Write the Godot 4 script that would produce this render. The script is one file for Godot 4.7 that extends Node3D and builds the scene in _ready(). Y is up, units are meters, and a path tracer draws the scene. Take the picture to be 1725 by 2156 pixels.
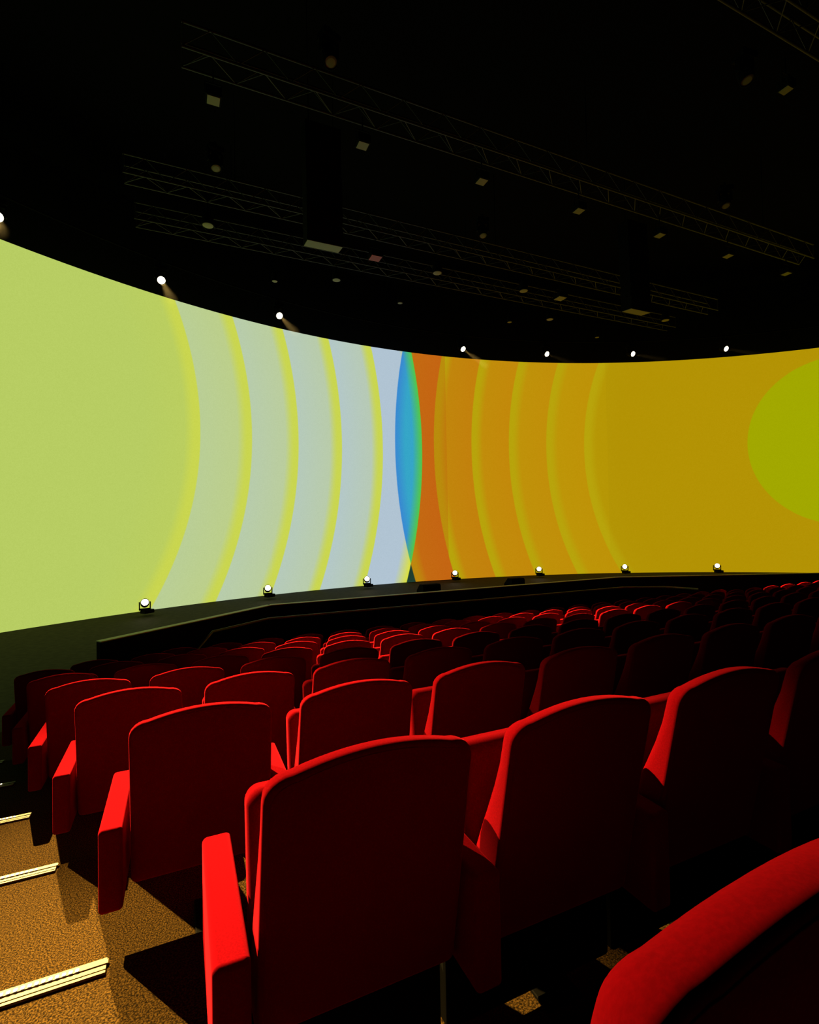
extends Node3D
# A dark theatre: red velvet seats on carpeted tiers, a curved panorama screen, moving-head lamps and trusses.
# World: y = 0 is the stage floor, the eye is at (0, EYE, 0). Rows run along U, seats face along N.

const EYE := 2.42
const ROW_TURN := 24.3            # degrees
const SCREEN_R := 22.0
const SCREEN_TOP := 9.39
const MID := Vector3(9.13, 0.0, -0.69)   # middle of the round screen
const SEAT_TOP := 0.87
const PITCH := 0.55

var U: Vector3
var N: Vector3
var M := {}
var shapes := {}
var taken := {}

# ---------------------------------------------------------------- names and metas
func numbered(called: String) -> String:
	if not taken.has(called):
		taken[called] = 0
		return called
	taken[called] += 1
	return "%s_%03d" % [called, taken[called]]

func tag(o: Node, label: String, category := "", group := "", kind := ""):
	if label: o.set_meta("label", label)
	if category: o.set_meta("category", category)
	if group: o.set_meta("group", group)
	if kind: o.set_meta("kind", kind)
	return o

func thing(called: String, label: String, category: String, at := Vector3.ZERO, turn := 0.0, group := "") -> Node3D:
	var o := Node3D.new()
	o.name = numbered(called)
	add_child(o)
	o.position = at
	o.rotation.y = turn
	tag(o, label, category, group)
	return o

func part(called: String, mesh: Mesh, mat: Material, parent: Node, xf := Transform3D.IDENTITY) -> MeshInstance3D:
	var o := MeshInstance3D.new()
	o.name = called
	o.mesh = mesh
	o.material_override = mat
	o.transform = xf
	o.cast_shadow = GeometryInstance3D.SHADOW_CASTING_SETTING_ON
	parent.add_child(o, true)
	return o

func structure(called: String, mesh: Mesh, mat: Material, label := "") -> MeshInstance3D:
	var o := part(numbered(called), mesh, mat, self)
	tag(o, label, "", "", "structure")
	return o

func P(a: float, n: float, y: float) -> Vector3:
	return U * a + N * n + Vector3(0, y, 0)

func ring_at(s: float, r: float, y: float) -> Vector3:
	var ph := s / SCREEN_R
	return MID + Vector3(r * sin(ph), y, -r * cos(ph))

# ---------------------------------------------------------------- mesh helpers
func start() -> SurfaceTool:
	var st := SurfaceTool.new()
	st.begin(Mesh.PRIMITIVE_TRIANGLES)
	return st

func tri(st: SurfaceTool, a: Vector3, b: Vector3, c: Vector3, na: Vector3, nb: Vector3, nc: Vector3):
	if (b - a).cross(c - a).dot(na + nb + nc) > 0.0:
		st.set_normal(na); st.add_vertex(a); st.set_normal(nc); st.add_vertex(c); st.set_normal(nb); st.add_vertex(b)
	else:
		st.set_normal(na); st.add_vertex(a); st.set_normal(nb); st.add_vertex(b); st.set_normal(nc); st.add_vertex(c)

func quad(st: SurfaceTool, a: Vector3, b: Vector3, c: Vector3, d: Vector3, n: Vector3):
	tri(st, a, b, c, n, n, n)
	tri(st, a, c, d, n, n, n)

# rounded box, centred, full size, edge radius r
func rbox(st: SurfaceTool, size: Vector3, r: float, xf := Transform3D.IDENTITY, steps := 2):
	var h := size * 0.5
	r = minf(r, minf(h.x, minf(h.y, h.z)) * 0.98)
	var inner := h - Vector3(r, r, r)
	for axis in 3:
		var i := (axis + 1) % 3
		var j := (axis + 2) % 3
		for side in [-1.0, 1.0]:
			var us := []
			var vs := []
			for k in steps + 1:
				var t := tan(PI / 4.0 * (1.0 - float(k) / steps))
				us.append(-inner[i] - r * t)
				vs.append(-inner[j] - r * t)
			for k in range(steps, -1, -1):
				us.append(-us[k])
				vs.append(-vs[k])
			var grid := []
			for a in us:
				var line := []
				for b in vs:
					var q := Vector3.ZERO
					q[axis] = side * h[axis]
					q[i] = a
					q[j] = b
					var c := q.clamp(-inner, inner)
					var d := (q - c).normalized()
					line.append([xf * (c + d * r), xf.basis * d])
				grid.append(line)
			for a in us.size() - 1:
				for b in vs.size() - 1:
					var p = grid[a][b]; var q2 = grid[a + 1][b]; var s = grid[a + 1][b + 1]; var t2 = grid[a][b + 1]
					tri(st, p[0], q2[0], s[0], p[1], q2[1], s[1])
					tri(st, p[0], s[0], t2[0], p[1], s[1], t2[1])

func box_mesh(size: Vector3, r := 0.004, at := Vector3.ZERO, steps := 1) -> ArrayMesh:
	var st := start()
	rbox(st, size, r, Transform3D(Basis.IDENTITY, at), steps)
	return st.commit()

# tube along points
func tube(st: SurfaceTool, pts: Array, r: float, sides := 8, caps := true):
	var rings := []
	var last_x := Vector3.ZERO
	for i in pts.size():
		var d: Vector3
		if i == 0: d = pts[1] - pts[0]
		elif i == pts.size() - 1: d = pts[i] - pts[i - 1]
		else: d = (pts[i + 1] - pts[i]).normalized() + (pts[i] - pts[i - 1]).normalized()
		d = d.normalized()
		var x := last_x
		if x == Vector3.ZERO:
			x = d.cross(Vector3.UP if absf(d.y) < 0.9 else Vector3.RIGHT)
		x = (x - d * x.dot(d)).normalized()
		last_x = x
		var y := d.cross(x)
		var ring := []
		for k in sides:
			var an := TAU * k / sides
			var nn := x * cos(an) + y * sin(an)
			ring.append([pts[i] + nn * r, nn])
		rings.append(ring)
	for i in rings.size() - 1:
		for k in sides:
			var a = rings[i][k]; var b = rings[i + 1][k]; var c = rings[i + 1][(k + 1) % sides]; var d2 = rings[i][(k + 1) % sides]
			tri(st, a[0], b[0], c[0], a[1], b[1], c[1])
			tri(st, a[0], c[0], d2[0], a[1], c[1], d2[1])
	if caps:
		for e in [0, pts.size() - 1]:
			var nn: Vector3 = (pts[0] - pts[1]).normalized() if e == 0 else (pts[e] - pts[e - 1]).normalized()
			for k in range(1, sides - 1):
				tri(st, rings[e][0][0], rings[e][k][0], rings[e][k + 1][0], nn, nn, nn)

# lathe round the z axis: profile of [radius, z]
func lathe(st: SurfaceTool, prof: Array, sides := 20, xf := Transform3D.IDENTITY):
	for i in prof.size() - 1:
		var p = prof[i]; var q = prof[i + 1]
		var t := Vector2(q[0] - p[0], q[1] - p[1])
		var n2 := Vector2(t.y, -t.x).normalized()
		for k in sides:
			var a0 := TAU * k / sides
			var a1 := TAU * (k + 1) / sides
			var e0 := Vector3(cos(a0), sin(a0), 0)
			var e1 := Vector3(cos(a1), sin(a1), 0)
			var A: Vector3 = e0 * p[0] + Vector3(0, 0, p[1])
			var B: Vector3 = e0 * q[0] + Vector3(0, 0, q[1])
			var C: Vector3 = e1 * q[0] + Vector3(0, 0, q[1])
			var D: Vector3 = e1 * p[0] + Vector3(0, 0, p[1])
			var n0 := xf.basis * (e0 * n2.x + Vector3(0, 0, n2.y))
			var n1 := xf.basis * (e1 * n2.x + Vector3(0, 0, n2.y))
			if q[0] > 0.0: tri(st, xf * A, xf * B, xf * C, n0, n0, n1)
			if p[0] > 0.0: tri(st, xf * A, xf * C, xf * D, n0, n1, n1)

# ---------------------------------------------------------------- materials
func grain_image(size: int, seed_: int, freq: float, lo: Color, hi: Color, salt: float) -> ImageTexture:
	var noise := FastNoiseLite.new()
	noise.seed = seed_
	noise.noise_type = FastNoiseLite.TYPE_SIMPLEX_SMOOTH
	noise.frequency = freq
	noise.fractal_octaves = 3
	var src := noise.get_seamless_image(size, size)
	var rng := RandomNumberGenerator.new()
	rng.seed = seed_
	var im := Image.create(size, size, false, Image.FORMAT_RGB8)
	for y in size:
		for x in size:
			var v := clampf((src.get_pixel(x, y).r - 0.5) * 1.5 + 0.5 + rng.randf_range(-salt, salt), 0.0, 1.0)
			im.set_pixel(x, y, lo.lerp(hi, v))
	return ImageTexture.create_from_image(im)

func plain(albedo: Color, rough := 0.6, metal := 0.0) -> StandardMaterial3D:
	var m := StandardMaterial3D.new()
	m.albedo_color = albedo
	m.roughness = rough
	m.metallic = metal
	return m

func grained(tex: Texture2D, scale_: float, rough: float, world := true) -> StandardMaterial3D:
	var m := StandardMaterial3D.new()
	m.albedo_texture = tex
	m.roughness = rough
	m.uv1_triplanar = true
	m.uv1_world_triplanar = world
	m.uv1_scale = Vector3(scale_, scale_, scale_)
	return m

func glow(c: Color, e: float) -> StandardMaterial3D:
	var m := StandardMaterial3D.new()
	m.albedo_color = Color.BLACK
	m.emission_enabled = true
	m.emission = c
	m.emission_energy_multiplier = e
	return m

func make_materials():
	M.velvet = grained(grain_image(256, 11, 0.12, Color8(90, 42, 52), Color8(108, 50, 62), 0.3), 5.0, 0.95, false)
	M.velvet.albedo_color = Color8(255, 48, 74)
	M.velvet.metallic_specular = 0.02
	M.velvet.rim_enabled = true
	M.velvet.rim = 0.5
	M.velvet.rim_tint = 1.0
	M.carpet = grained(grain_image(512, 5, 0.16, Color8(16, 11, 4), Color8(90, 67, 30), 0.3), 1.6, 1.0)
	M.carpet.metallic_specular = 0.1
	M.stage = grained(grain_image(512, 8, 0.02, Color8(40, 36, 22), Color8(54, 49, 32), 0.12), 0.5, 0.85)
	M.stage.metallic_specular = 0.2
	M.black_cloth = plain(Color8(14, 14, 14), 1.0)
	M.black_cloth.metallic_specular = 0.05
	M.black_wood = plain(Color8(16, 16, 16), 0.9)
	M.black_wood.metallic_specular = 0.1
	M.edge_strip = plain(Color8(205, 198, 150), 0.6)
	M.black_metal = plain(Color8(12, 12, 12), 0.6)
	M.black_metal.metallic_specular = 0.1
	M.truss = plain(Color8(25, 25, 21), 0.6, 0.1)
	M.rail = plain(Color8(170, 168, 150), 0.4, 0.5)
	M.aluminium = plain(Color8(96, 84, 54), 0.6, 0.0)
	M.led = glow(Color(1.0, 0.93, 0.75), 5.0)
	M.lens = glow(Color(1.0, 0.93, 0.8), 9.0)
	M.dull_lens = plain(Color8(120, 112, 74), 0.6)
	M.speaker_cloth = plain(Color8(26, 26, 26), 0.9)
	M.grey_panel = plain(Color8(112, 108, 74), 0.7)
	M.red_face = plain(Color8(150, 30, 22), 0.6)

# ---------------------------------------------------------------- the screen's picture
const RING := [19.1, 17.36, 15.62, 13.88, 12.14, 10.4]
const LEFT_C := Vector2(-27.9, 5.49)
const RIGHT_C := Vector2(9.1, 5.49)

func cover(r: float, edge: float, soft := 0.012) -> float:      # 1 inside the circle
	return clampf((edge - r) / soft * 0.5 + 0.5, 0.0, 1.0)

var left_base := []
var right_base := []

func side_colour(r: float, bases: Array, yellow: Color, fade: float) -> Color:
	# base colours from the outermost ring to the inner disc, each ring tinted yellow inside its rim
	var col: Color = bases[0]
	for k in RING.size():
		var w := cover(r, RING[k])
		if w <= 0.0: break
		var inner: float = RING[k] - r
		var t := 1.0 - smoothstep(0.14, fade, inner)
		t = maxf(t, 0.22 * clampf(1.0 - inner / 1.7, 0.0, 1.0))
		var c: Color = bases[k]
		c = c.lerp(yellow, t if k > 0 else t * 0.55)
		col = col.lerp(c, w) if k > 0 else c
	return col

func picture(s: float, y: float) -> Color:
	var q := Vector2(s, y)
	var rl := q.distance_to(LEFT_C)
	var rr := q.distance_to(RIGHT_C)
	var inl := cover(rl, RING[0])
	var inr := cover(rr, RING[0])
	var col := Color8(32, 62, 48)
	if inl > 0.0:
		var c := side_colour(rl, left_base, Color8(202, 214, 80), 0.62)
		if rl > RING[1]:                                    # outermost ring keeps its rim only where the discs do not meet
			var t := clampf(1.0 - (RING[0] - rl) / 0.55, 0.0, 1.0)
			c = (left_base[0] as Color).lerp(Color8(222, 226, 60), t)
		if rl < 3.5: c = Color8(120, 190, 130)
		col = col.lerp(c, inl)
	if inr > 0.0:
		var c2 := side_colour(rr, right_base, Color8(184, 164, 12), 0.68)
		if s < -7.67 and rr < RING[1]: c2 = c2.lerp(Color8(188, 106, 14), 0.4)      # the left projector's share is a little redder
		if s > -0.24 and rr < RING[5]: c2 = c2.darkened(0.014)                       # next projector, a shade dimmer
		if rr < 3.52:
			c2 = c2.lerp(Color8(162, 168, 0), cover(rr, 3.5))
		col = col.lerp(c2, inr * (1.0 - inl))
		if inl > 0.0:
			var from_left := clampf((RING[0] - rr) / 0.45, 0.0, 1.0)
			var from_right := clampf((RING[0] - rl) / 0.42, 0.0, 1.0)
			var blue := Color8(58, 136, 210).lerp(Color8(54, 166, 200), from_left)
			blue = Color8(84, 200, 70).lerp(blue, from_right)
			col = col.lerp(blue, inl * inr)
	return col

func screen_texture(s0: float, s1: float, seed_: int) -> ImageTexture:
	var w := 512
	var h := 640
	var data := PackedByteArray()
	data.resize(w * h * 3)
	var rng := RandomNumberGenerator.new()
	rng.seed = seed_
	var i := 0
	for py in h:
		var y := SCREEN_TOP * (1.0 - (py + 0.5) / h)
		for px in w:
			var c := picture(lerpf(s0, s1, (px + 0.5) / w), y)
			var g := rng.randf_range(-0.012, 0.012)
			data[i] = int(clampf(c.r + g, 0, 1) * 255.0)
			data[i + 1] = int(clampf(c.g + g, 0, 1) * 255.0)
			data[i + 2] = int(clampf(c.b + g, 0, 1) * 255.0)
			i += 3
	return ImageTexture.create_from_image(Image.create_from_data(w, h, false, Image.FORMAT_RGB8, data))

func arc_panel(s0: float, s1: float, r: float, y0: float, y1: float, thick: float) -> ArrayMesh:
	var st := start()
	var steps := 16
	for k in steps:
		var u0 := float(k) / steps
		var u1 := float(k + 1) / steps
		var a := lerpf(s0, s1, u0)
		var b := lerpf(s0, s1, u1)
		for layer in 2:
			var rad := r if layer == 0 else r + thick
			var p := [ring_at(a, rad, y0), ring_at(b, rad, y0), ring_at(b, rad, y1), ring_at(a, rad, y1)]
			var v0 := lerpf(0.001, 0.999, u0)
			var v1 := lerpf(0.001, 0.999, u1)
			var uv := [Vector2(v0, 0.999), Vector2(v1, 0.999), Vector2(v1, 0.001), Vector2(v0, 0.001)]
			var nn := [MID - ring_at(a, 1.0, 0), MID - ring_at(b, 1.0, 0)]
			var ns := [nn[0], nn[1], nn[1], nn[0]]
			for order in [[0, 1, 2], [0, 2, 3]]:
				var ids: Array = order if layer == 1 else [order[0], order[2], order[1]]
				for id in ids:
					st.set_normal(ns[id] * (1.0 if layer == 0 else -1.0))
					st.set_uv(uv[id] if layer == 0 else Vector2(0.5, 0.5))
					st.add_vertex(p[id])
		for yy in [y0, y1]:
			quad(st, ring_at(a, r, yy), ring_at(b, r, yy), ring_at(b, r + thick, yy), ring_at(a, r + thick, yy), Vector3.UP if yy == y1 else Vector3.DOWN)
	return st.commit()

func build_screen():
	left_base = [Color8(177, 196, 211), Color8(180, 200, 200), Color8(182, 202, 187), Color8(184, 204, 172), Color8(186, 206, 150), Color8(184, 205, 99)]
	right_base = [Color8(197, 101, 19), Color8(195, 129, 13), Color8(195, 137, 11), Color8(193, 143, 10), Color8(191, 147, 8), Color8(182, 149, 5)]
	var root := thing("projection_screen", "tall curved panorama screen showing overlapping yellow, blue and orange rings", "screen", Vector3.ZERO)
	var step := 7.43
	for k in range(-4, 3):
		var s0 := -0.24 + step * k
		var mat := StandardMaterial3D.new()
		mat.albedo_color = Color.BLACK
		mat.metallic_specular = 0.0
		mat.roughness = 1.0
		mat.emission_enabled = true
		mat.emission_operator = BaseMaterial3D.EMISSION_OP_MULTIPLY
		mat.emission = Color.WHITE
		mat.emission_texture = screen_texture(s0, s0 + step, 40 + k)
		# the same light for renderers that do not trace it: as large as the panel, just before its face
		var mid := ring_at(s0 + step / 2, SCREEN_R - 0.45, SCREEN_TOP / 2)
		var l := AreaLight3D.new()
		l.name = "screen_light"
		l.area_size = Vector2(step - 0.3, SCREEN_TOP)
		l.area_normalize_energy = false
		l.light_color = picture(s0 + step / 2, SCREEN_TOP * 0.55)
		l.light_energy = 0.02
		l.area_range = 60.0
		l.shadow_enabled = true
		root.add_child(l, true)
		l.look_at_from_position(mid, MID + Vector3(0, SCREEN_TOP / 2, 0))
		part("screen_panel", arc_panel(s0 + 0.0005, s0 + step - 0.0005, SCREEN_R, 0.0, SCREEN_TOP, 0.04), mat, root)

# ---------------------------------------------------------------- lamps
func aim_basis(dir: Vector3) -> Basis:       # local -z looks along dir
	return Basis.looking_at(dir, Vector3.UP)

# A moving-head lamp; hung = true hangs it from above. "at" is the middle of the lens head.
func moving_head(label: String, group: String, at: Vector3, target: Vector3, hung: bool, lit: bool, energy := 0.0, cone := 6.0, colour := Color(1, 0.8, 0.5), size := 1.0, with_light := true):
	var facing := (target - at)
	var flat := Vector3(facing.x, 0, facing.z).normalized()
	var root := thing("moving_head_lamp", label, "stage lamp", at - Vector3(0, (-0.36 if hung else 0.32) * size, 0), 0.0, group)
	var turn := Basis.looking_at(flat, Vector3.UP).scaled(Vector3(size, size, size))
	var sgn := -1.0 if hung else 1.0
	var base_y := 0.06 * sgn
	if not shapes.has("mh_base"):
		shapes.mh_base = box_mesh(Vector3(0.34, 0.12, 0.26), 0.02, Vector3.ZERO, 2)
		var st := start()
		for s in [-1.0, 1.0]:
			rbox(st, Vector3(0.035, 0.27, 0.11), 0.015, Transform3D(Basis.IDENTITY, Vector3(s * 0.155, 0.235, 0)), 2)
		rbox(st, Vector3(0.345, 0.04, 0.11), 0.012, Transform3D(Basis.IDENTITY, Vector3(0, 0.14, 0)), 2)
		shapes.mh_yoke = st.commit()
		st = start()
		lathe(st, [[0.0, 0.2], [0.07, 0.19], [0.115, 0.14], [0.128, 0.05], [0.128, -0.1], [0.122, -0.17], [0.112, -0.175], [0.108, -0.15], [0.0, -0.15]], 24)
		shapes.mh_head = st.commit()
		st = start()
		lathe(st, [[0.0, -0.168], [0.07, -0.165], [0.104, -0.152], [0.104, -0.151], [0.0, -0.151]], 24)
		shapes.mh_lens = st.commit()
		shapes.mh_clamp = box_mesh(Vector3(0.05, 0.14, 0.06), 0.008)
	var flip := turn * Basis(Vector3.BACK, PI if hung else 0.0)
	part("base", shapes.mh_base, M.black_metal, root, Transform3D(turn * Basis(Vector3.UP, deg_to_rad(0.0 if hung else 35.0)), turn * Vector3(0.0 if hung else -0.07, 0, 0) + Vector3(0, base_y * size, 0)))
	part("yoke", shapes.mh_yoke, M.black_metal, root, Transform3D(flip, Vector3.ZERO))
	var head_y := 0.32 * sgn * size if not hung else -0.36 * size
	if hung: head_y = -0.36 * size
	var look := aim_basis(facing.normalized()).scaled(Vector3(size, size, size))
	var head := part("head", shapes.mh_head, M.black_metal, root, Transform3D(look, Vector3(0, head_y, 0)))
	part("lens_light", shapes.mh_lens, M.lens if lit else M.dull_lens, head)
	if hung:
		part("clamp", shapes.mh_clamp, M.black_metal, root, Transform3D(turn, Vector3(0, 0.06 * size, 0)))
	if lit and energy > 0.0:
		var l := SpotLight3D.new()
		l.name = "beam"
		l.light_color = colour
		l.light_energy = energy
		l.spot_angle = cone
		l.spot_angle_attenuation = 0.7
		l.spot_range = 60.0
		l.spot_attenuation = 2.0
		l.light_size = 0.05
		l.shadow_enabled = true
		head.add_child(l)
		l.position = Vector3(0, 0, -0.19)
	return root

# ---------------------------------------------------------------- seats
func back_outline(half_top: float, half_low: float, y0: float, y1: float) -> Array:
	# right half from the bottom middle to the top middle; [x, y]
	var pts := []
	for k in 4: pts.append(Vector2((half_low - 0.02) * k / 3.0, y0))
	for k in range(1, 4):
		var an := -PI / 2 + PI / 2 * k / 3.0
		pts.append(Vector2(half_low - 0.02 + 0.02 * cos(an), y0 + 0.02 + 0.02 * sin(an)))
	var rx := 0.055
	var ry := 0.05
	var crest := 0.024
	for k in range(1, 9):
		var t := k / 8.0
		pts.append(Vector2(lerpf(half_low, half_top, t), lerpf(y0 + 0.02, y1 - crest - ry, t)))
	for k in range(1, 7):
		var an2 := PI / 2 * k / 6.0
		pts.append(Vector2(half_top - rx + rx * cos(an2), y1 - crest - ry + ry * pow(sin(an2), 0.9)))
	for k in range(1, 7):
		var x := (half_top - rx) * (1.0 - k / 6.0)
		pts.append(Vector2(x, y1 - crest * pow(x / (half_top - rx), 2.0)))
	return pts

func slab(half: Array, z_rear: Callable, z_front: Callable, bevel: float, front_bevel: float) -> ArrayMesh:
	# closed outline = half mirrored; rings between the rear and front faces, rounded by bevel
	var n := half.size()
	var out := []
	for p in half: out.append(p)
	for k in range(n - 2, 0, -1): out.append(Vector2(-half[k].x, half[k].y))
	var m := out.size()
	var normals := []
	for i in m:
		var d: Vector2 = (out[(i + 1) % m] - out[(i + m - 1) % m]).normalized()
		normals.append(Vector2(d.y, -d.x))
	var rings := []
	var prof := [[1.0, 0.0], [0.62, 0.08], [0.3, 0.28], [0.08, 0.6], [0.0, 1.0]]
	for p in prof: rings.append([p[0] * bevel, 0, p[1] * bevel])
	for k in range(prof.size() - 1, -1, -1): rings.append([prof[k][0] * front_bevel, 1, prof[k][1] * front_bevel])
	var st := start()
	st.set_smooth_group(0)
	var pos := []
	for r in rings:
		var line := []
		for i in m:
			var p: Vector2 = out[i] - normals[i] * r[0]
			var z: float = z_rear.call(p.y) - r[2] if r[1] == 0 else z_front.call(p.y) + r[2]
			line.append(Vector3(p.x, p.y, z))
		pos.append(line)
	var mid := Vector3(0, (half[0].y + half[n - 1].y) / 2, 0)
	mid.z = (z_rear.call(mid.y) + z_front.call(mid.y)) / 2
	var add := func(a: Vector3, b: Vector3, c: Vector3, ref: Vector3):
		var cr := (b - a).cross(c - a)
		if cr.length_squared() < 1e-16: return
		if cr.dot(ref) > 0.0:
			st.add_vertex(a); st.add_vertex(c); st.add_vertex(b)
		else:
			st.add_vertex(a); st.add_vertex(b); st.add_vertex(c)
	for j in rings.size() - 1:
		for i in m:
			var i2 := (i + 1) % m
			var zc: float = (z_rear.call(pos[j][i].y) + z_front.call(pos[j][i].y)) / 2
			var ref: Vector3 = Vector3(normals[i].x, normals[i].y, 0) + Vector3(0, 0, signf(pos[j][i].z - zc) * 0.6)
			add.call(pos[j][i], pos[j + 1][i], pos[j + 1][i2], ref)
			add.call(pos[j][i], pos[j + 1][i2], pos[j][i2], ref)
	for face in [0, rings.size() - 1]:
		var ref2 := Vector3(0, 0, 1.0 if face == 0 else -1.0)
		for i in n - 1:
			var l0 := (m - i) % m
			var l1 := (m - i - 1) % m
			add.call(pos[face][i], pos[face][i + 1], pos[face][l1], ref2)
			add.call(pos[face][i], pos[face][l1], pos[face][l0], ref2)
	st.generate_normals()
	return st.commit()

func rear_z(y: float) -> float:
	return -(SEAT_TOP - y) * 0.215

func cushion_front(y: float) -> float:
	var t := clampf((SEAT_TOP - y) / 0.57, 0.0, 1.0)
	return rear_z(y) - 0.06 - 0.07 * smoothstep(0.15, 0.85, t)

func make_seat_shapes():
	shapes.panel = slab(back_outline(0.2125, 0.2165, 0.283, 0.8585), rear_z, func(y): return rear_z(y) - 0.012, 0.002, 0.001)
	shapes.backrest = slab(back_outline(0.224, 0.228, 0.272, SEAT_TOP), func(y): return rear_z(y) - 0.0012, cushion_front, 0.014, 0.034)
	shapes.cushion = box_mesh(Vector3(0.452, 0.43, 0.085), 0.034, Vector3.ZERO, 4)
	shapes.arm_pad = box_mesh(Vector3(0.069, 0.262, 0.44), 0.013, Vector3.ZERO, 3)
	var st := start()
	rbox(st, Vector3(0.06, 0.255, 0.08), 0.008, Transform3D(Basis.IDENTITY, Vector3(0, 0.1275, -0.24)), 1)
	shapes.leg = st.commit()
	shapes.beam = box_mesh(Vector3(0.535, 0.2, 0.05), 0.01, Vector3(-0.0425, -0.03, 0), 1)
	shapes.foot = box_mesh(Vector3(0.12, 0.012, 0.2), 0.004)
	st = start()
	tube(st, [Vector3(-0.232, 0, 0), Vector3(0.232, 0, 0)], 0.014, 8)
	shapes.hinge = st.commit()

func make_arm(root: Node3D, x: float):
	part("armrest", shapes.arm_pad, M.velvet, root, Transform3D(Basis.IDENTITY, Vector3(x, 0.384, -0.262)))

func make_seat(left_arm := true, right_arm := false, cushion := true, beam := true) -> Node3D:
	var root := Node3D.new()
	var back := part("backrest", shapes.backrest, M.velvet, root)
	part("back_panel", shapes.panel, M.velvet, back)
	if cushion: part("seat_cushion", shapes.cushion, M.velvet, root, Transform3D(Basis(Vector3.RIGHT, deg_to_rad(-6.0)), Vector3(0, 0.49, -0.275)))
	if beam: part("support_beam", shapes.beam, M.black_metal, root, Transform3D(Basis.IDENTITY, Vector3(0, 0.17, -0.22)))
	part("hinge_bar", shapes.hinge, M.black_metal, root, Transform3D(Basis.IDENTITY, Vector3(0, 0.30, -0.215)))
	if left_arm: make_arm(root, -0.2785)
	if right_arm: make_arm(root, 0.2715)
	var leg := part("leg", shapes.leg, M.black_metal, root, Transform3D(Basis.IDENTITY, Vector3(0.03, 0, -0.02)))
	part("foot_plate", shapes.foot, M.black_metal, leg, Transform3D(Basis.IDENTITY, Vector3(0, 0.006, -0.24)))
	return root

const ORD := ["first", "second", "third", "fourth", "fifth", "sixth", "seventh", "eighth", "ninth", "tenth", "eleventh", "twelfth", "thirteenth", "fourteenth", "fifteenth", "sixteenth", "seventeenth", "eighteenth", "nineteenth", "twentieth", "twenty-first", "twenty-second", "twenty-third", "twenty-fourth", "twenty-fifth", "twenty-sixth", "twenty-seventh", "twenty-eighth", "twenty-ninth", "thirtieth", "thirty-first", "thirty-second"]

func row_h(r: float) -> float: return 0.443 + 0.158 * r          # eye above the backrest tops
func row_n(r: float) -> float: return 0.955 + 0.888 * r
func row_a(r: float) -> float: return 0.133 - 0.289 * r           # left end of the first backrest
func floor_y(r: float) -> float: return maxf(EYE - row_h(r) - SEAT_TOP, 0.0)

func place_seat(proto: Node3D, pos: Vector3, label: String, group: String) -> Node3D:
	var o: Node3D = proto.duplicate()
	o.name = numbered("theatre_seat")
	add_child(o)
	o.position = pos
	o.rotation.y = deg_to_rad(ROW_TURN)
	return tag(o, label, "seat", group)

func build_seats():
	make_seat_shapes()
	var common := make_seat()
	var first := make_seat(true, false, true, false)
	var last := make_seat(true, true)
	var bare := make_seat(false, false, false)
	# the nearest row, of which the frame shows one seat
	place_seat(bare, P(0.252 + 0.225, 0.218, EYE - 0.276 - SEAT_TOP), "red velvet theatre seat cropped by the bottom right corner, nearest the camera", "seats of the nearest row")
	var rows := [[0, 6], [0, 10], [0, 14], [0, 17], [0, 20], [0, 23], [1, 25], [3, 22]]
	var where := ["first", "second", "third", "fourth", "fifth", "sixth", "seventh", "eighth"]
	for r in rows.size():
		for k in range(rows[r][0], rows[r][1] + 1):
			var pos := P(row_a(r) + 0.225 + PITCH * k, row_n(r), floor_y(r))
			var label := "red velvet theatre seat, %s from the stairs in the %s full row from the camera" % [ORD[k - rows[r][0]], where[r]]
			place_seat(last if k == rows[r][1] else first if k == rows[r][0] and r > 0 else common, pos, label, "seats of the %s full row" % where[r])
	common.free()
	first.free()
	last.free()
	bare.free()

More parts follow.
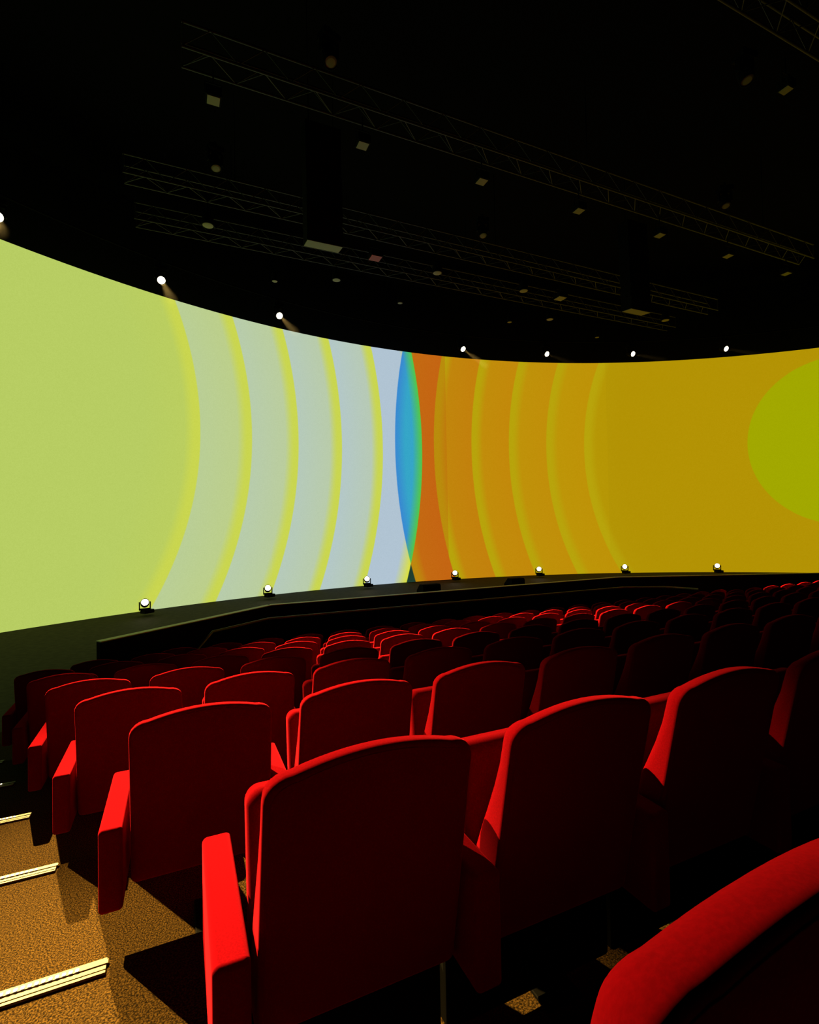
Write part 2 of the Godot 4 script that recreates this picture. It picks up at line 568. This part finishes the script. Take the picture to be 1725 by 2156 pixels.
# ---------------------------------------------------------------- tiers and stairs
func build_tiers():
	# each tier is a carpeted block from the stage floor up
	for r in range(-2, 8):
		var n0 := row_n(r) - 0.02
		var n1 := row_n(r + 1) - 0.02
		if r == -1: n0 = row_n(-1) - 0.4
		if r == -2: n0 = -3.0; n1 = row_n(-1) - 0.4
		var y := floor_y(r)
		if y < 0.02: continue
		var st := start()
		var a0 := -4.2
		var a1 := 16.5
		var xf := Transform3D(Basis(U, Vector3.UP, -N), P((a0 + a1) / 2, (n0 + n1) / 2, y / 2))
		rbox(st, Vector3(a1 - a0, y, n1 - n0 - 0.002), 0.006, xf, 1)
		structure("floor_tier", st.commit(), M.carpet, "carpeted seating tier, step %d of the rake" % (r + 3))
	# nosings with light dots along the stairs
	for r in range(0, 7):
		var n := row_n(r + 1) - 0.02
		var y := floor_y(r)
		var right := row_a(r + 1) - 0.055
		var length := 1.7
		var root := thing("stair_nosing", "pale metal stair edging with lit dots, %s step from the camera" % ORD[r], "stair edging", P(right - length / 2, n, y), deg_to_rad(ROW_TURN), "stair edgings down the aisle")
		if not shapes.has("nosing"):
			shapes.nosing = box_mesh(Vector3(length, 0.006, 0.062), 0.002)
			shapes.nose_lip = box_mesh(Vector3(length, 0.03, 0.006), 0.002)
			shapes.nose_ridge = box_mesh(Vector3(length, 0.0022, 0.010), 0.001)
			shapes.nose_bar = box_mesh(Vector3(length, 0.003, 0.018), 0.0014)
			var st2 := start()
			var k := 0
			while k * 0.0165 < length - 0.1:
				rbox(st2, Vector3(0.0095, 0.004, 0.008), 0.0015, Transform3D(Basis.IDENTITY, Vector3(-length / 2 + 0.04 + k * 0.0165, 0, 0)), 1)
				k += 1
			shapes.nose_leds = st2.commit()
		part("plate", shapes.nosing, M.aluminium, root, Transform3D(Basis.IDENTITY, Vector3(0, 0.003, 0.025)))
		part("lip", shapes.nose_lip, M.aluminium, root, Transform3D(Basis.IDENTITY, Vector3(0, -0.010, -0.0055)))
		for z in [0.036, 0.050]:
			part("ridge", shapes.nose_ridge, M.aluminium, root, Transform3D(Basis.IDENTITY, Vector3(0, 0.0066, z)))
		part("light_bar", shapes.nose_bar, M.aluminium, root, Transform3D(Basis.IDENTITY, Vector3(0.004, 0.0072, 0.012)))
		var leds := part("led_dots", shapes.nose_leds, M.led, root, Transform3D(Basis.IDENTITY, Vector3(0, 0.0104, 0.014)))
		leds.set_meta("kind", "stuff")

# ---------------------------------------------------------------- front wall and rail
func wall_segment(p: Vector3, q: Vector3, height: float, thick: float) -> ArrayMesh:
	var d := (q - p)
	var st := start()
	var xf := Transform3D(Basis(d.normalized(), Vector3.UP, d.normalized().cross(Vector3.UP)), (p + q) / 2 + Vector3(0, height / 2, 0))
	rbox(st, Vector3(d.length(), height, thick), 0.01, xf, 1)
	return st.commit()

func build_front():
	var root := thing("parapet", "low black wall with a pale top edge before the front row", "parapet")
	var pts := [P(-1.0, 7.9, 0), P(1.53, 9.86, 0), P(10.2, 9.75, 0), P(17.5, 6.6, 0)]
	for k in pts.size() - 1:
		var gap: Vector3 = (pts[k + 1] - pts[k]).normalized() * 0.004
		part("wall_panel", wall_segment(pts[k] + gap, pts[k + 1] - gap, 0.905, 0.1), M.black_wood, root)
		var cap := wall_segment(pts[k] + gap, pts[k + 1] - gap, 0.016, 0.13)
		part("top_edge", cap, M.edge_strip, root, Transform3D(Basis.IDENTITY, Vector3(0, 0.906, 0)))
	var rail := thing("handrail", "thin metal handrail along the inside of the black front wall", "handrail")
	var h := 0.74
	var line := [P(0.12, 8.45, h - 0.32), P(0.46, 8.72, h), P(1.43, 9.42, h), P(9.8, 9.2, h), P(10.7, 8.75, h), P(11.0, 8.1, h)]
	var st := start()
	tube(st, line, 0.02, 10)
	part("rail", st.commit(), M.rail, rail)
	for k in [1, 2, 3, 4, 5]:
		st = start()
		tube(st, [Vector3(line[k].x, 0, line[k].z), line[k] - Vector3(0, 0.012, 0)], 0.016, 8)
		part("post", st.commit(), M.black_metal, rail)
	for a in [3.5, 5.6, 7.7]:
		var t: float = (a - 1.43) / (9.8 - 1.43)
		var p: Vector3 = line[2].lerp(line[3], t)
		st = start()
		tube(st, [Vector3(p.x, 0, p.z), p - Vector3(0, 0.012, 0)], 0.016, 8)
		part("post", st.commit(), M.black_metal, rail)
	# floor monitors on the stage
	for d in [[Vector3(0.6, 0, -17.2), 0.66, "black floor monitor lying on the stage under the blue lens shape"], [Vector3(3.75, 0, -18.5), 0.55, "black floor monitor lying on the stage right of the blue lens shape"]]:
		var st3 := start()
		var w: float = d[1]
		var prof := [Vector2(-0.25, 0), Vector2(0.25, 0), Vector2(0.25, 0.12), Vector2(0.02, 0.34), Vector2(-0.2, 0.34), Vector2(-0.25, 0.28)]
		for i in prof.size():
			var a2: Vector2 = prof[i]
			var b2: Vector2 = prof[(i + 1) % prof.size()]
			var nn := Vector3(0, -(b2.x - a2.x), b2.y - a2.y).normalized()
			quad(st3, Vector3(-w / 2, a2.y, a2.x), Vector3(w / 2, a2.y, a2.x), Vector3(w / 2, b2.y, b2.x), Vector3(-w / 2, b2.y, b2.x), nn)
		for s in [-1.0, 1.0]:
			for i in range(1, prof.size() - 1):
				tri(st3, Vector3(s * w / 2, prof[0].y, prof[0].x), Vector3(s * w / 2, prof[i].y, prof[i].x), Vector3(s * w / 2, prof[i + 1].y, prof[i + 1].x), Vector3(s, 0, 0), Vector3(s, 0, 0), Vector3(s, 0, 0))
		var mon := thing("floor_monitor", d[2], "speaker", d[0], deg_to_rad(ROW_TURN + 180.0), "floor monitors on the stage")
		part("cabinet", st3.commit(), M.black_wood, mon)
		part("grille", box_mesh(Vector3(w - 0.08, 0.012, 0.26), 0.004), M.speaker_cloth, mon, Transform3D(Basis(Vector3.RIGHT, deg_to_rad(43.7)), Vector3(0, 0.236, 0.141)))

# ---------------------------------------------------------------- trusses and ceiling lamps
const RIG := 10.42                 # height of the trusses' lower chords
const ROOF := 13.2

func build_truss(label: String, n: float, a0: float, a1: float):
	var w := 0.42
	var root := thing("lighting_truss", label, "truss", P(a0, n, RIG), deg_to_rad(ROW_TURN), "ceiling trusses")
	var length := a1 - a0
	var key := "chord%d" % int(length * 10)
	if not shapes.has(key):
		var st := start()
		tube(st, [Vector3(0, 0, 0), Vector3(length, 0, 0)], 0.024, 8)
		shapes[key] = st.commit()
	if not shapes.has("brace"):
		var st2 := start()
		tube(st2, [Vector3(0, 0, 0), Vector3(0.45, w, 0)], 0.009, 5, false)
		shapes.brace = st2.commit()
		st2 = start()
		tube(st2, [Vector3(0, 0, 0), Vector3(0, w, 0)], 0.012, 5, false)
		shapes.strut = st2.commit()
		st2 = start()
		tube(st2, [Vector3(0, 0, 0), Vector3(0, ROOF - RIG - w - 0.02, 0)], 0.012, 6)
		shapes.drop = st2.commit()
	for y in [0.0, w]:
		for z in [0.0, w]:
			part("chord", shapes[key], M.truss, root, Transform3D(Basis.IDENTITY, Vector3(0, y, z)))
	var bays := int(length / 0.45)
	for k in bays:
		var x := k * 0.45
		# near face, far face and underside
		for z in [0.0, w]:
			var up := k % 2 == 0
			part("brace", shapes.brace, M.truss, root, Transform3D(Basis.IDENTITY if up else Basis.from_scale(Vector3(1, -1, 1)), Vector3(x, 0.0 if up else w, z)))
		var b := Basis(Vector3.RIGHT, Vector3(0, 0, 1), Vector3(0, -1, 0))
		if k % 2: b = Basis(Vector3.RIGHT, Vector3(0, 0, -1), Vector3(0, 1, 0))
		part("brace", shapes.brace, M.truss, root, Transform3D(b, Vector3(x, 0, 0.0 if k % 2 == 0 else w)))
	for x in [0.02, length - 0.02]:
		for z in [0.0, w]:
			part("strut", shapes.strut, M.truss, root, Transform3D(Basis.IDENTITY, Vector3(x, 0, z)))
	for t in [0.12, 0.5, 0.88]:
		part("drop_rod", shapes.drop, M.black_metal, root, Transform3D(Basis.IDENTITY, Vector3(length * t, w, w / 2)))

func square_flood(label: String, a: float, n: float, y: float, size: float, face: Material):
	var root := thing("square_flood_lamp", label, "stage lamp", P(a, n, y), deg_to_rad(ROW_TURN), "unlit square floods under the trusses")
	part("housing", box_mesh(Vector3(size + 0.05, 0.16, size + 0.05), 0.012, Vector3(0, 0.09, 0), 2), M.black_metal, root)
	part("front_face", box_mesh(Vector3(size, 0.014, size), 0.004, Vector3(0, 0.003, 0)), face, root)
	var st := start()
	for s in [-1.0, 1.0]:
		tube(st, [Vector3(s * (size / 2 + 0.035), 0.1, 0), Vector3(s * (size / 2 + 0.035), 0.3, 0)], 0.01, 6)
	tube(st, [Vector3(-size / 2 - 0.035, 0.3, 0), Vector3(size / 2 + 0.035, 0.3, 0)], 0.01, 6)
	tube(st, [Vector3(0, 0.3, 0), Vector3(0, RIG - y - 0.03, 0)], 0.014, 6)
	part("yoke", st.commit(), M.black_metal, root)

func round_downlight(label: String, a: float, n: float, y: float, r: float):
	var root := thing("round_downlight", label, "stage lamp", P(a, n, y), deg_to_rad(ROW_TURN), "unlit round downlights under the trusses")
	var down := Basis(Vector3.RIGHT, PI / 2)         # lathe axis z -> up
	var st := start()
	lathe(st, [[r * 0.92, 0.0], [r * 1.08, 0.0], [r * 1.08, -0.05], [r * 0.95, -0.2], [r * 0.55, -0.34], [0.0, -0.36]], 20, Transform3D(down, Vector3.ZERO))
	part("housing", st.commit(), M.black_metal, root)
	st = start()
	lathe(st, [[0.0, 0.012], [r * 0.6, 0.008], [r * 0.9, 0.0], [r * 0.9, -0.01], [0.0, -0.01]], 20, Transform3D(down, Vector3.ZERO))
	part("lens", st.commit(), M.dull_lens, root)
	st = start()
	tube(st, [Vector3(0, 0.34, 0), Vector3(0, RIG - y - 0.03, 0)], 0.014, 6)
	part("hanger", st.commit(), M.black_metal, root)

func line_array(label: String, a: float, n: float, bottom: float):
	var root := thing("line_array_speaker", label, "speaker", P(a, n, bottom), deg_to_rad(ROW_TURN), "hanging line arrays")
	var mesh := box_mesh(Vector3(0.86, 0.4, 0.42), 0.015, Vector3.ZERO, 1)
	for k in 7:
		part("cabinet", mesh, M.black_wood, root, Transform3D(Basis(Vector3.RIGHT, deg_to_rad(1.2 * (6 - k))), Vector3(0, 0.21 + 0.405 * k, 0.01 * (6 - k))))
	part("bottom_plate", box_mesh(Vector3(0.84, 0.012, 0.38), 0.003), M.grey_panel, root, Transform3D(Basis(Vector3.RIGHT, deg_to_rad(7.2)), Vector3(0, -0.003, 0.07)))
	var st := start()
	for s in [-0.3, 0.3]:
		tube(st, [Vector3(s, 0.2 + 0.405 * 6.4, 0), Vector3(s, ROOF - bottom - 0.02, 0)], 0.012, 6)
	part("chain", st.commit(), M.black_metal, root)

func build_rig():
	build_truss("grey box truss nearest overhead, at the top right edge of the photo", 5.0, 1.0, 18.2)
	build_truss("long grey box truss carrying the row of square lamps", 9.5, 0.1, 18.1)
	build_truss("grey box truss behind the hanging speaker columns", 13.3, -1.1, 19.1)
	build_truss("farthest grey box truss, closest to the screen", 15.15, -1.0, 19.1)
	var at := ["first", "second", "third", "fourth", "fifth", "sixth", "seventh"]
	for k in 7:
		square_flood("unlit square lamp with a pale face, %s from the left under the long truss" % at[k], 0.6 + 2.74 * k, 9.3, EYE + 7.4, 0.205, M.dull_lens)
	square_flood("small square lamp with a dull red face beside the hanging speaker column", 5.06, 13.2, EYE + 7.4, 0.3, M.red_face)
	square_flood("square lamp with a pale face hanging left of the far speaker column", 11.7, 13.3, EYE + 7.4, 0.3, M.dull_lens)
	square_flood("small square lamp at the right edge under the nearest truss", 9.7, 5.2, EYE + 7.4, 0.16, M.dull_lens)
	var j := 0
	for a in [0.7, 7.06, 10.2, 16.7]:
		round_downlight("unlit round downlight, %s from the left under the middle truss" % at[j], a, 13.3, EYE + 7.4, 0.14)
		j += 1
	round_downlight("unlit round downlight, left one under the farthest truss", 4.5, 15.15, EYE + 7.55, 0.13)
	round_downlight("unlit round downlight, right one under the farthest truss", 12.8, 15.15, EYE + 7.55, 0.13)
	j = 0
	for a in [2.7, 6.85, 11.3, 15.6]:
		round_downlight("tiny round spot hanging low before the screen, %s from the left" % at[j], a, 15.62, EYE + 7.4, 0.085)
		j += 1
	line_array("tall black speaker column hanging left of centre from the ceiling", 3.15, 11.7, EYE + 6.55)
	line_array("tall black speaker column hanging at the far right from the ceiling", 13.3, 11.7, EYE + 6.55)
	moving_head("unlit moving head hanging left, above the middle truss", "unlit moving heads in the rig", P(0.8, 12.1, EYE + 8.2), P(2.0, 9.0, 0), true, false)
	moving_head("unlit moving head hanging near the centre behind the long truss", "unlit moving heads in the rig", P(7.9, 12.1, EYE + 8.2), P(7.0, 9.0, 0), true, false)
	moving_head("unlit moving head hanging near the top of the photo, left", "unlit moving heads in the rig", P(2.4, 8.3, EYE + 8.0), P(3.5, 5.0, 0), true, false)
	moving_head("unlit moving head hanging right, before the long truss", "unlit moving heads in the rig", P(12.7, 8.3, EYE + 8.0), P(11.0, 5.0, 0), true, false)
	moving_head("unlit moving head hanging near the top right corner", "unlit moving heads in the rig", P(9.4, 5.7, EYE + 8.0), P(9.0, 3.0, 0), true, false)
	# pipe that carries the lit lamps above the screen
	var st := start()
	var line := []
	for k in 49: line.append(ring_at(-36.0 + k * 1.0, 21.3, 9.57 + 0.52))
	tube(st, line, 0.03, 8)
	var pipe := thing("lighting_pipe", "black curved pipe above the top edge of the screen", "pipe")
	part("pipe", st.commit(), M.black_metal, pipe)
	for k in 9:
		st = start()
		var q := ring_at(-34.0 + 5.6 * k, 21.3, 9.57 + 0.52)
		tube(st, [q, Vector3(q.x, ROOF - 0.02, q.z)], 0.012, 6)
		part("drop_rod", st.commit(), M.black_metal, pipe)

# thin stage haze, seen where a beam leaves its lamp
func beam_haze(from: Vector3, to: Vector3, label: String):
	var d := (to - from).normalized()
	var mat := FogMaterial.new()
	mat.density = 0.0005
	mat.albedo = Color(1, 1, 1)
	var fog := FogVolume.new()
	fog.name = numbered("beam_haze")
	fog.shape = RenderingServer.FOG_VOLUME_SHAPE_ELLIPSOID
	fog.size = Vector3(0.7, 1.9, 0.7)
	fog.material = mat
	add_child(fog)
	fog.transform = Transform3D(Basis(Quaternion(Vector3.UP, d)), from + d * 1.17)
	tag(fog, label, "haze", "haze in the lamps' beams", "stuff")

func build_lit_lamps():
	var warm := Color(1.0, 0.82, 0.45)
	# lamps above the screen, every 3.92 m: [slot, target, energy, cone]
	var where := {-1: "beyond the left edge of the photo", 0: "at the left edge of the photo", 1: "second from the left", 2: "third from the left", 4: "above the orange rings", 5: "above the middle of the orange half", 6: "above the seam of the yellow part", 7: "farthest right"}
	var beams := [
		[-1, P(0.2, 1.4, 1.4), 1350.0, 5.9],
		[0, P(-0.4, 2.3, 1.2), 1950.0, 5.6],
		[1, P(1.75, 4.9, 0.9), 3000.0, 5.4],
		[2, P(4.9, 5.2, 0.8), 3000.0, 5.0],
		[4, P(11.6, 6.2, 0.6), 3000.0, 5.0],
		[5, P(14.0, 2.0, 1.0), 300.0, 4.0],
		[6, P(16.0, -2.0, 1.0), 300.0, 4.0],
		[7, P(17.0, -3.0, 1.0), 300.0, 4.0]]
	for b in beams:
		var from := ring_at(-22.9 + 3.92 * b[0], 21.3, 9.57)
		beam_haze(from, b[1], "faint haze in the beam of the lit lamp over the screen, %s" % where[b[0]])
		moving_head("lit moving head hanging over the screen's top edge, %s" % where[b[0]], "lit lamps above the screen", ring_at(-22.9 + 3.92 * b[0], 21.3, 9.57), b[1], true, true, b[2], b[3], warm)
	var at := ["first", "second", "third", "fourth", "fifth", "sixth", "seventh"]
	for k in 7:
		var p := ring_at(-19.55 + 3.92 * k, 21.2, 0.33)
		moving_head("lit moving head standing at the foot of the screen, %s from the left" % at[k], "lit lamps at the foot of the screen", p, Vector3(1.0, 6.5, 1.0), false, true, 25.0, 9.0, warm, 0.85)

# ---------------------------------------------------------------- room
func disc(r: float, y0: float, y1: float) -> ArrayMesh:
	var st := start()
	lathe(st, [[0.0, y1], [r, y1], [r, y0], [0.0, y0]], 72, Transform3D(Basis(Vector3.RIGHT, -PI / 2), MID))
	return st.commit()

func build_room():
	var R := SCREEN_R + 2.0
	structure("floor", disc(R, -0.2, 0.0), M.stage, "dark matt stage floor running up to the screen")
	structure("ceiling", disc(R, ROOF, ROOF + 0.2), M.black_cloth, "black ceiling of the hall")
	var st := start()
	var n := 72
	for k in n:
		var a0 := TAU * k / n
		var a1 := TAU * (k + 1) / n
		var e0 := Vector3(sin(a0), 0, cos(a0))
		var e1 := Vector3(sin(a1), 0, cos(a1))
		var up := Vector3(0, ROOF, 0)
		var A := MID + e0 * R; var B := MID + e1 * R
		tri(st, A, B, B + up, -e0, -e1, -e1)
		tri(st, A, B + up, A + up, -e0, -e1, -e0)
		var C := MID + e0 * (R + 0.2); var D := MID + e1 * (R + 0.2)
		tri(st, C, D, D + up, e0, e1, e1)
		tri(st, C, D + up, C + up, e0, e1, e0)
	structure("wall_round", st.commit(), M.black_cloth, "black round wall behind the screen")

func _ready():
	# camera
	var cam := Camera3D.new()
	cam.name = "camera"
	add_child(cam)
	cam.fov = 90.27
	cam.near = 0.05
	cam.far = 200.0
	cam.transform = Transform3D(Basis(Vector3.RIGHT, 0.02027) * Basis(Vector3.BACK, -0.0187), Vector3(0, EYE, 0))
	cam.current = true
	# environment: a closed dark hall
	var env := Environment.new()
	env.background_mode = Environment.BG_COLOR
	env.background_color = Color.BLACK
	env.tonemap_mode = Environment.TONE_MAPPER_LINEAR
	env.tonemap_exposure = 1.0
	env.volumetric_fog_enabled = true
	env.volumetric_fog_density = 0.0
	env.sdfgi_enabled = true
	env.ssao_enabled = true
	env.ssil_enabled = true
	var we := WorldEnvironment.new()
	we.name = "environment"
	we.environment = env
	add_child(we)
	var t := deg_to_rad(ROW_TURN)
	U = Vector3(cos(t), 0, -sin(t))
	N = Vector3(-sin(t), 0, -cos(t))
	make_materials()
	build_room()
	build_screen()
	build_tiers()
	build_front()
	build_seats()
	build_rig()
	build_lit_lamps()
